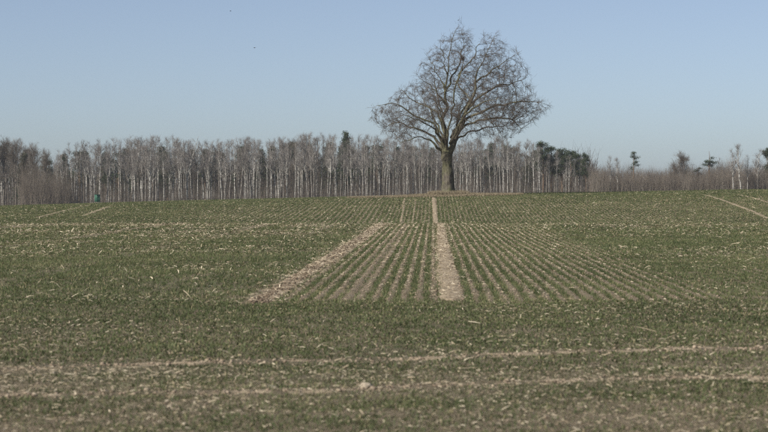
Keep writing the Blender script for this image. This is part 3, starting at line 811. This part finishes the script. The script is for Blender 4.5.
def make_pine(seed, h=14., kind='round'):
    rg = np.random.default_rng(seed); n = 9
    z = np.linspace(0, 1, n); P = np.stack([rg.normal(0, .09, n).cumsum(), rg.normal(0, .09, n).cumsum(), z * h], -1)[None]
    P[:, :, :2] -= P[:, :1, :2]; P[:, 0, 2] -= .4
    R = (.17 * (1 - z) ** .6 + .03)[None]
    if kind == 'spruce':
        A = spawn(P, R, 110, (.12, .99), (1.35, 1.75), lambda u, p, g: h * .21 * (1.02 - u) * g.uniform(.75, 1.15, len(u)) + .25, 6, .35, .02, .05, -.01, .3, rg)
        ncl, per, cs, ns = 7, 9, .22, .42
    elif kind == 'sparse':
        A = spawn(P, R, 11, (.55, .99), (.8, 1.5), lambda u, p, g: h * .17 * (1.25 - u) * g.uniform(.3, 1.5, len(u)) + .3, 6, .5, .03, .12, .08, .4, rg)
        ncl, per, cs, ns = 4, 30, .30, .36
    else:
        A = spawn(P, R, 36, (.36, .99), (.7, 1.35), lambda u, p, g: h * .24 * np.sqrt(np.clip(1.08 - u, 0, 1)) * g.uniform(.5, 1.15, len(u)) + .4, 6, .5, .03, .12, .10, .4, rg)
        ncl, per, cs, ns = 5, 26, .36, .40
    m = len(A[0])
    f = rg.uniform({'sparse': .62, 'round': .5}.get(kind, .3), 1.0, (m, ncl)) * 5; i = np.minimum(f.astype(int), 4); f = f - i
    ar = np.arange(m)[:, None]; Cc = (A[0][ar, i] * (1 - f[..., None]) + A[0][ar, i + 1] * f[..., None]).reshape(-1, 3)
    Cc += rg.normal(0, cs * .5, Cc.shape)
    Q = np.repeat(Cc, per, 0); Q = Q + rg.normal(0, cs, Q.shape) * np.array([1, 1, .8])
    k = len(Q); d1 = unit(rg.normal(0, 1, (k, 3))) * ns * rg.uniform(.6, 1.2, (k, 1)); d2 = unit(rg.normal(0, 1, (k, 3))) * ns * .45
    V = np.stack([Q, Q + d1, Q + d1 * .5 + d2], 1).reshape(-1, 3)
    tint = np.repeat(np.clip(np.repeat(rg.normal(.45, .15, len(Cc)), per) + rg.normal(0, .15, k), 0, 1), 3)
    t = Acc(); v, ff = tubes(P, R, 7); t.add(v, ff); v, ff = tubes(A[0], A[1], 4); t.add(v, ff)
    c = Acc(); c.add(V, [np.arange(k * 3).reshape(k, 3)], tint)
    return t, c
def proto(kind, parts, mt, mc, smooth=True):
    t, c = parts
    def me(a, nm, m):
        x = mesh_np(nm, np.concatenate(a.v), [np.concatenate(v) for v in a.f.values()], smooth, {'tint': np.concatenate(a.a)}); x.materials.append(m); return x
    V = np.concatenate(t.v + c.v)
    return (me(t, kind + '_trunk', mt), me(c, kind + '_crown', mc), V[:, 2].max())
BIR = [proto('birch', make_birch(100 + i, 15, lean=l, crownbase=cb, spread=sp, r0=r), M['birch'], M['birchtwig']) for i, (l, cb, sp, r) in enumerate(
    [(0, .44, 1, .16), (.04, .40, 1.0, .15), (-.07, .46, .9, .14), (.01, .36, 1.15, .18), (-.03, .50, .85, .13), (.08, .42, .9, .14), (.02, .40, 1.05, .16)])]
BIRF = [proto('birch', make_birch(200 + i, 15, fork=True, crownbase=.42, spread=.9, r0=.17), M['birch'], M['birchtwig']) for i in range(2)]
GRY = [proto('grey_tree', make_birch(300 + i, 15, crownbase=.34, spread=1.1, lean=l, r0=.15), M['greybark'], M['greytwig']) for i, l in enumerate((0, .03, -.03))]
BARE_T = [proto('bare_tree', make_bare(400 + i, 14, .22, 16, s), M['greybark'], M['greytwig']) for i, s in enumerate((1.0, .85))]
PINE = [proto('pine', make_pine(500 + i, 14, 'round'), M['pinebark'], M['needle'], False) for i in range(3)]
PINS = [proto('pine', make_pine(520 + i, 14, 'sparse'), M['pinebark'], M['needle'], False) for i in range(2)]
SPR = [proto('spruce', make_pine(540 + i, 14, 'spruce'), M['pinebark'], M['needle'], False) for i in range(2)]

BIRS = [proto('birch', make_birch(260 + i, 10.5, lean=l, crownbase=.34, spread=1.5, r0=.19), M['birch'], M['birchtwig']) for i, l in enumerate((.05, -.03, 0))]
LOW = [proto('bare_tree', make_bare(410 + i, 9.5, .15, 22, 1.35), M['greybark'], M['greytwig']) for i in range(2)]

def plant(pr, name, px, D, top, label, cat, group=None, rz=None, widen=1.0):
    x, y = at(px, D); z = float(H0(x, y))
    ztop = CAMZ - (top - HORIZ) / F * D
    s = max(.25, (ztop - z) / pr[2])
    t = thing(name, (x, y, z), label, cat, group, rng.random() * 6.28 if rz is None else rz, (s * widen, s * widen, s))
    obj('trunk', pr[0], None, t); obj('crown', pr[1], None, t)
    return t
LINE_X = [-140, 0, 20, 40, 47, 60, 80, 100, 140, 170, 200, 215, 240, 262, 300, 330, 345, 370, 400, 430, 460, 490, 515, 535, 550, 575, 592]
LINE_Y = [134, 134, 135, 143, 147, 143, 138, 136, 133, 132, 139, 137, 132, 138, 130, 130, 134, 130, 137, 134, 138, 134, 134, 140, 147, 152, 158]
def line(px): return float(np.interp(px, LINE_X, LINE_Y))
# single trees one can point at
plant(BIRF[0], 'birch_tree', 187, 470, 133, 'broad forked white birch at the wood edge, pale limbs spreading like a V', 'birch', rz=.1, widen=1.25)
plant(BIRF[1], 'birch_tree', 211, 474, 137, 'forked white birch just right of the broad V-shaped birch', 'birch', rz=.3)
plant(BIR[2], 'birch_tree', 276, 470, 140, 'white birch with a trunk leaning left halfway between hut and oak', 'birch', rz=0)
plant(BIRS[2], 'birch_tree', 610.5, 459, 154, 'left one of two pale birches standing above the thicket right of the pines', 'birch', widen=.85)
plant(BIRS[0], 'birch_tree', 617.5, 459, 156, 'right one of two pale birches standing above the thicket right of the pines', 'birch', widen=.85)
plant(PINS[0], 'pine_tree', 633, 466, 151, 'small lone pine with a thin trunk above the brown thicket', 'pine', rz=1, widen=1.15)
plant(LOW[0], 'bare_tree', 684, 468, 149, 'round-crowned bare tree rising above the thicket on the right', 'tree', rz=.4, widen=1.1)
plant(LOW[1], 'bare_tree', 674, 472, 157, 'lower bare tree leaning against the round-crowned one above the thicket', 'tree', rz=.4)
plant(PINS[1], 'pine_tree', 709, 466, 151, 'sparse leaning pine left of the white birches on the right', 'pine', rz=2, widen=1.35)
plant(PINS[0], 'pine_tree', 697, 478, 167, 'low dark pine top just showing above the right thicket', 'pine', rz=3, widen=1.8)
plant(BIRS[1], 'birch_tree', 719, 466, 156, 'faint slim birch between the leaning pine and the tallest right-hand birch', 'birch', widen=.7)
plant(BIRS[0], 'birch_tree', 741, 452, 142, 'tallest white birch on the right, trunk leaning left', 'birch', rz=3.1, widen=1.0)
plant(BIRS[1], 'birch_tree', 733, 453, 147, 'white birch with a fuller crown just left of the tallest right-hand birch', 'birch', rz=0, widen=1.0)
plant(BIRS[2], 'birch_tree', 747.5, 455, 153, 'slim white birch right of the tallest right-hand birch', 'birch', widen=.7)
plant(BIRS[1], 'birch_tree', 758, 462, 147, 'wide grey-crowned birch left of the pine at the right edge', 'birch', rz=2, widen=1.25)
plant(PINE[2], 'pine_tree', 768, 468, 146, 'dark pine cut by the right edge of the picture', 'pine', rz=1, widen=.9)
plant(SPR[0], 'spruce_tree', 348, 505, 130, 'dark pointed spruce rising over the birch tops left of the oak', 'spruce')
for px, D, top, wd, l in ((543, 468, 139, .8, 'tallest dark pine at the right end of the wood'), (552, 470, 144, .9, 'dark broad pine next to the tallest pine'), (562, 478, 147, 1.0, 'dark pine in the middle of the pine group'),
                          (571, 471, 149, .95, 'round dark pine third from the end of the wood'), (579, 480, 152, .9, 'dark pine half hidden near the end of the wood'), (586, 466, 152, .62, 'narrow pine at the very end of the wood')):
    plant(PINE[int(px) % 3], 'pine_tree', px, D, top, l, 'pine', 'pines at the right end of the wood', widen=wd * 1.35)
plant(SPR[1], 'spruce_tree', 24, 476, 152, 'dark spruce among the grey trees at the left edge', 'spruce', widen=1.2)
for px, top, l in ((4, 134, 'tall dark bare tree at the left edge of the wood'), (16, 137, 'wide bare tree second from the left edge'), (34, 141, 'bare tree at the dip of the left treeline'), (46, 147, 'lower bare tree in the dip of the left treeline'), (-10, 134, 'bare tree cut by the left edge of the picture')):
    plant(BARE_T[int(px) % 2], 'bare_tree', px, 468 + rng.uniform(0, 8), top, l, 'tree', 'bare trees at the left end of the wood', widen=.9)
# the birches of the wood, told apart only by the stretch they stand in
def stretch(px, front):
    a, b = stretch_(px)
    return ('front-row ' + a, 'front-row ' + b) if front else (a.replace('slim birch of the wood', 'birch half hidden deeper in the wood'), b + ' deeper in the wood')
def stretch_(px):
    if px < 92: return 'slim birch of the wood left of the green hut', 'birches left of the green hut'
    if px < 262: return 'slim birch of the wood on the stretch right of the green hut', 'birches right of the green hut'
    if px < 440: return 'slim birch of the wood on the stretch just left of the oak', 'birches left of the oak'
    return 'slim birch of the wood between the oak and the pines', 'birches right of the oak'
xs = np.concatenate([np.linspace(54, 592, 118) + rng.uniform(-2.2, 2.2, 118), rng.uniform(-70, 594, 165)])
for i, px in enumerate(xs):
    front = i < 118
    D = 463 + rng.uniform(0, 12) if front else 476 + rng.uniform(0, 48)
    top = line(px) + abs(rng.normal(0, 4.0)) + (rng.uniform(0, 9) if rng.random() < .35 else 0)
    pr = BIR[rng.integers(len(BIR))] if rng.random() > .07 else BIRF[rng.integers(2)]
    l, g = stretch(px, front)
    plant(pr, 'birch_tree', px, D, top, l, 'birch', g, widen=rng.uniform(.75, 1.05))
for i in range(90):
    px = rng.uniform(-70, 592)
    plant(GRY[i % 3], 'bare_tree', px, 482 + rng.uniform(0, 60), line(px) + 3 + abs(rng.normal(0, 5)), 'grey-barked bare tree standing among the birches of the wood', 'tree', 'grey trees inside the wood', widen=rng.uniform(.9, 1.2))
for i in range(58):
    px = -60 + 650 * (i + rng.random()) / 58
    plant(SPR[i % 2] if i % 3 else PINE[i % 3], 'spruce_tree' if i % 3 else 'pine_tree', px, 530 + rng.uniform(0, 50), line(px) + 8 + abs(rng.normal(0, 6)), 'dark evergreen deep inside the wood behind the birches', 'conifer', 'evergreens deep inside the wood', widen=1.3)

# ------------------------------------------------------------------ undergrowth and thicket (stuff)
def stems(acc, px0, px1, D0, D1, n, h0, h1, r, tint, kids=5, lean=.12):
    px = rng.uniform(px0, px1, n); D = rng.uniform(D0, D1, n)
    x = (px - 384) / F * D; z = H0(x, D)
    h = rng.uniform(h0, h1, n) * (.75 + .5 * vnoise(px, D, 12, 55))
    d = unit(np.stack([rng.normal(0, lean, n), rng.normal(0, lean, n), np.ones(n)], -1))
    P = [np.stack([x, D, z - .1], -1)]
    for k in range(3):
        d = unit(d + rng.normal(0, .08, d.shape)); P.append(P[-1] + d * (h / 3)[:, None])
    P = np.stack(P, 1); R = (r * rng.uniform(.6, 1.4, n))[:, None] * np.array([[1, .75, .5, .22]])
    tn = np.clip(rng.normal(tint, .16, n) + .4 * (vnoise(px, D * .2, 9, 66) - .5), 0, 1)
    V, f = tubes(P, R, 3); acc.add(V, f, np.repeat(tn, 12))
    B = spawn(P, R, kids, (.25, 1), (.25, .7), lambda u, p, g: p * g.uniform(.15, .35, len(u)), 3, .6, .008, .1, .08, .4)
    V, f = tubes(B[0], B[1], 3); acc.add(V, f, np.repeat(tn[B[2]], 9))
un = Acc()
stems(un, -90, 592, 457, 466, 2000, 1.0, 3.2, .016, .40, 4)
stems(un, -90, 592, 480, 530, 4200, 2.5, 7, .03, .25, 6)
un.build('undergrowth', M['thicket'], kind='stuff', label='brown bare undergrowth between the trunks of the wood', category='undergrowth')
tk = Acc()
stems(tk, 590, 860, 456, 466, 4500, 2.2, 4.6, .022, .66, 6, .09)
stems(tk, 590, 860, 466, 500, 6500, 3.4, 5.6, .025, .45, 6, .09)
stems(tk, 20, 70, 456, 468, 1100, 3, 9, .022, .5, 5, .08)
tk.build('young_thicket', M['thicket'], kind='stuff', label='dense brown thicket of leafless saplings along the field edge', category='thicket')
bw = Acc()
stems(bw, -120, 594, 545, 680, 4200, 7, 10.5, .13, .10, 7, .05)
bw.build('background_wood', M['thicket'], kind='stuff', label='dark mass of further trunks deep inside the wood', category='wood')

# ------------------------------------------------------------------ green hut at the wood edge
def box(lo, hi):
    x0, y0, z0 = lo; x1, y1, z1 = hi
    V = np.array([(x, y, z) for z in (z0, z1) for y in (y0, y1) for x in (x0, x1)], float)
    return V, [np.array([[0, 2, 3, 1], [4, 5, 7, 6], [0, 1, 5, 4], [2, 6, 7, 3], [0, 4, 6, 2], [1, 3, 7, 5]])]
hx, hy = at(97.3, 458)
hz = float(H0(hx, hy))
hut = thing('hunting_hut', (hx, hy, hz + .05), 'small dark green box hut on pale legs at the wood edge', 'hut', rz=math.radians(38), sc=(.78, .78, 1))
def part(name, shapes, m, parent):
    a = Acc()
    for lo, hi in shapes: a.add(*box(lo, hi))
    return a.build(name, m, False, parent)
body = part('wall', [((-.55, -.5, .35), (.55, .5, 1.85))], M['green'], hut)
for k in range(7): part('plank', [((-.55 + k * .157 + .008, -.522, .36), (-.55 + (k + 1) * .157 - .008, -.502, 1.84))], M['green'], body)
for k in range(6): part('plank', [((.552, -.5 + k * .166 + .008, .36), (.572, -.5 + (k + 1) * .166 - .008, 1.84))], M['greendark_shade'], body)  # planks coloured darker to stand for the hut's shaded side
door = part('door', [((.574, -.28, .4), (.594, .32, 1.7))], M['greendark_shade'], hut); part('handle', [((.596, .2, 1.0), (.62, .24, 1.15))], M['palewood'], door)
part('window', [((-.3, -.536, 1.25), (.3, -.524, 1.55))], M['greendark_shade'], hut)
part('roof', [((-.68, -.64, 1.852), (.7, .62, 1.93))], M['greendark_shade'], hut)
for sx in (-.48, .42):
    for sy in (-.44, .38): part('leg', [((sx, sy, -.2), (sx + .08, sy + .08, .348))], M['palewood'], hut)
part('step', [((-.30, -.85, .16), (.30, -.55, .21)), ((-.28, -.8, -.1), (-.22, -.6, .158)), ((.22, -.8, -.1), (.28, -.6, .158))], M['palewood'], hut)

# ------------------------------------------------------------------ two birds far off in the sky
def bird(px, py, D, span, label, rz):
    d = ray(px, py); s = D / d[1]
    b = thing('bird', (d[0] * s, D, CAMZ + d[2] * s), label, 'bird', 'birds far off in the sky', rz)
    n = 9; P = np.stack([np.zeros(n), np.linspace(-.5, .5, n) * span * .75, np.zeros(n)], -1)[None]
    R = (np.array([.02, .10, .16, .18, .17, .14, .10, .09, .02]) * span * .7)[None]
    a = Acc(); a.add(*tubes(P, R, 8)); a.build('body', M['bird'], True, b)
    for sx in (-1, 1):
        V = np.array([(sx * .05, .12, .02), (sx * .05, -.14, .02), (sx * .28, -.12, .12), (sx * .28, .14, .12), (sx * .5, -.16, .06), (sx * .5, -.04, .06)]) * span
        V = np.vstack([V, V + [0, 0, -.02 * span]])
        f = [(0, 1, 2, 3), (3, 2, 4, 5), (6, 9, 8, 7), (9, 11, 10, 8), (0, 3, 9, 6), (3, 5, 11, 9), (1, 7, 8, 2), (2, 8, 10, 4), (4, 10, 11, 5)]
        a = Acc(); a.add(V, [np.array(f)]); a.build('wing', M['bird'], False, b)
bird(254.5, 47.8, 420, .62, 'tiny dark bird high above the birch wood', .6)
bird(230.5, 11.0, 620, .7, 'fainter bird speck near the top of the sky', 1.2)

# ------------------------------------------------------------------ thin spring haze in the air
hm = bpy.data.materials.new('thin_haze'); hm.use_nodes = True
ht = hm.node_tree; ht.nodes.remove(ht.nodes['Principled BSDF'])
pv = ht.nodes.new('ShaderNodeVolumePrincipled'); pv.inputs['Color'].default_value = (.82, .88, .96, 1); pv.inputs['Density'].default_value = HAZE; pv.inputs['Anisotropy'].default_value = .2
ht.links.new(pv.outputs[0], ht.nodes['Material Output'].inputs['Volume'])
V, f = box((-2700, -700, float(ZZ.min()) - 1.2), (2700, 3100, 24))
a = Acc(); a.add(V, f); a.build('haze', hm, kind='stuff', label='thin pale haze in the air over the field', category='haze')
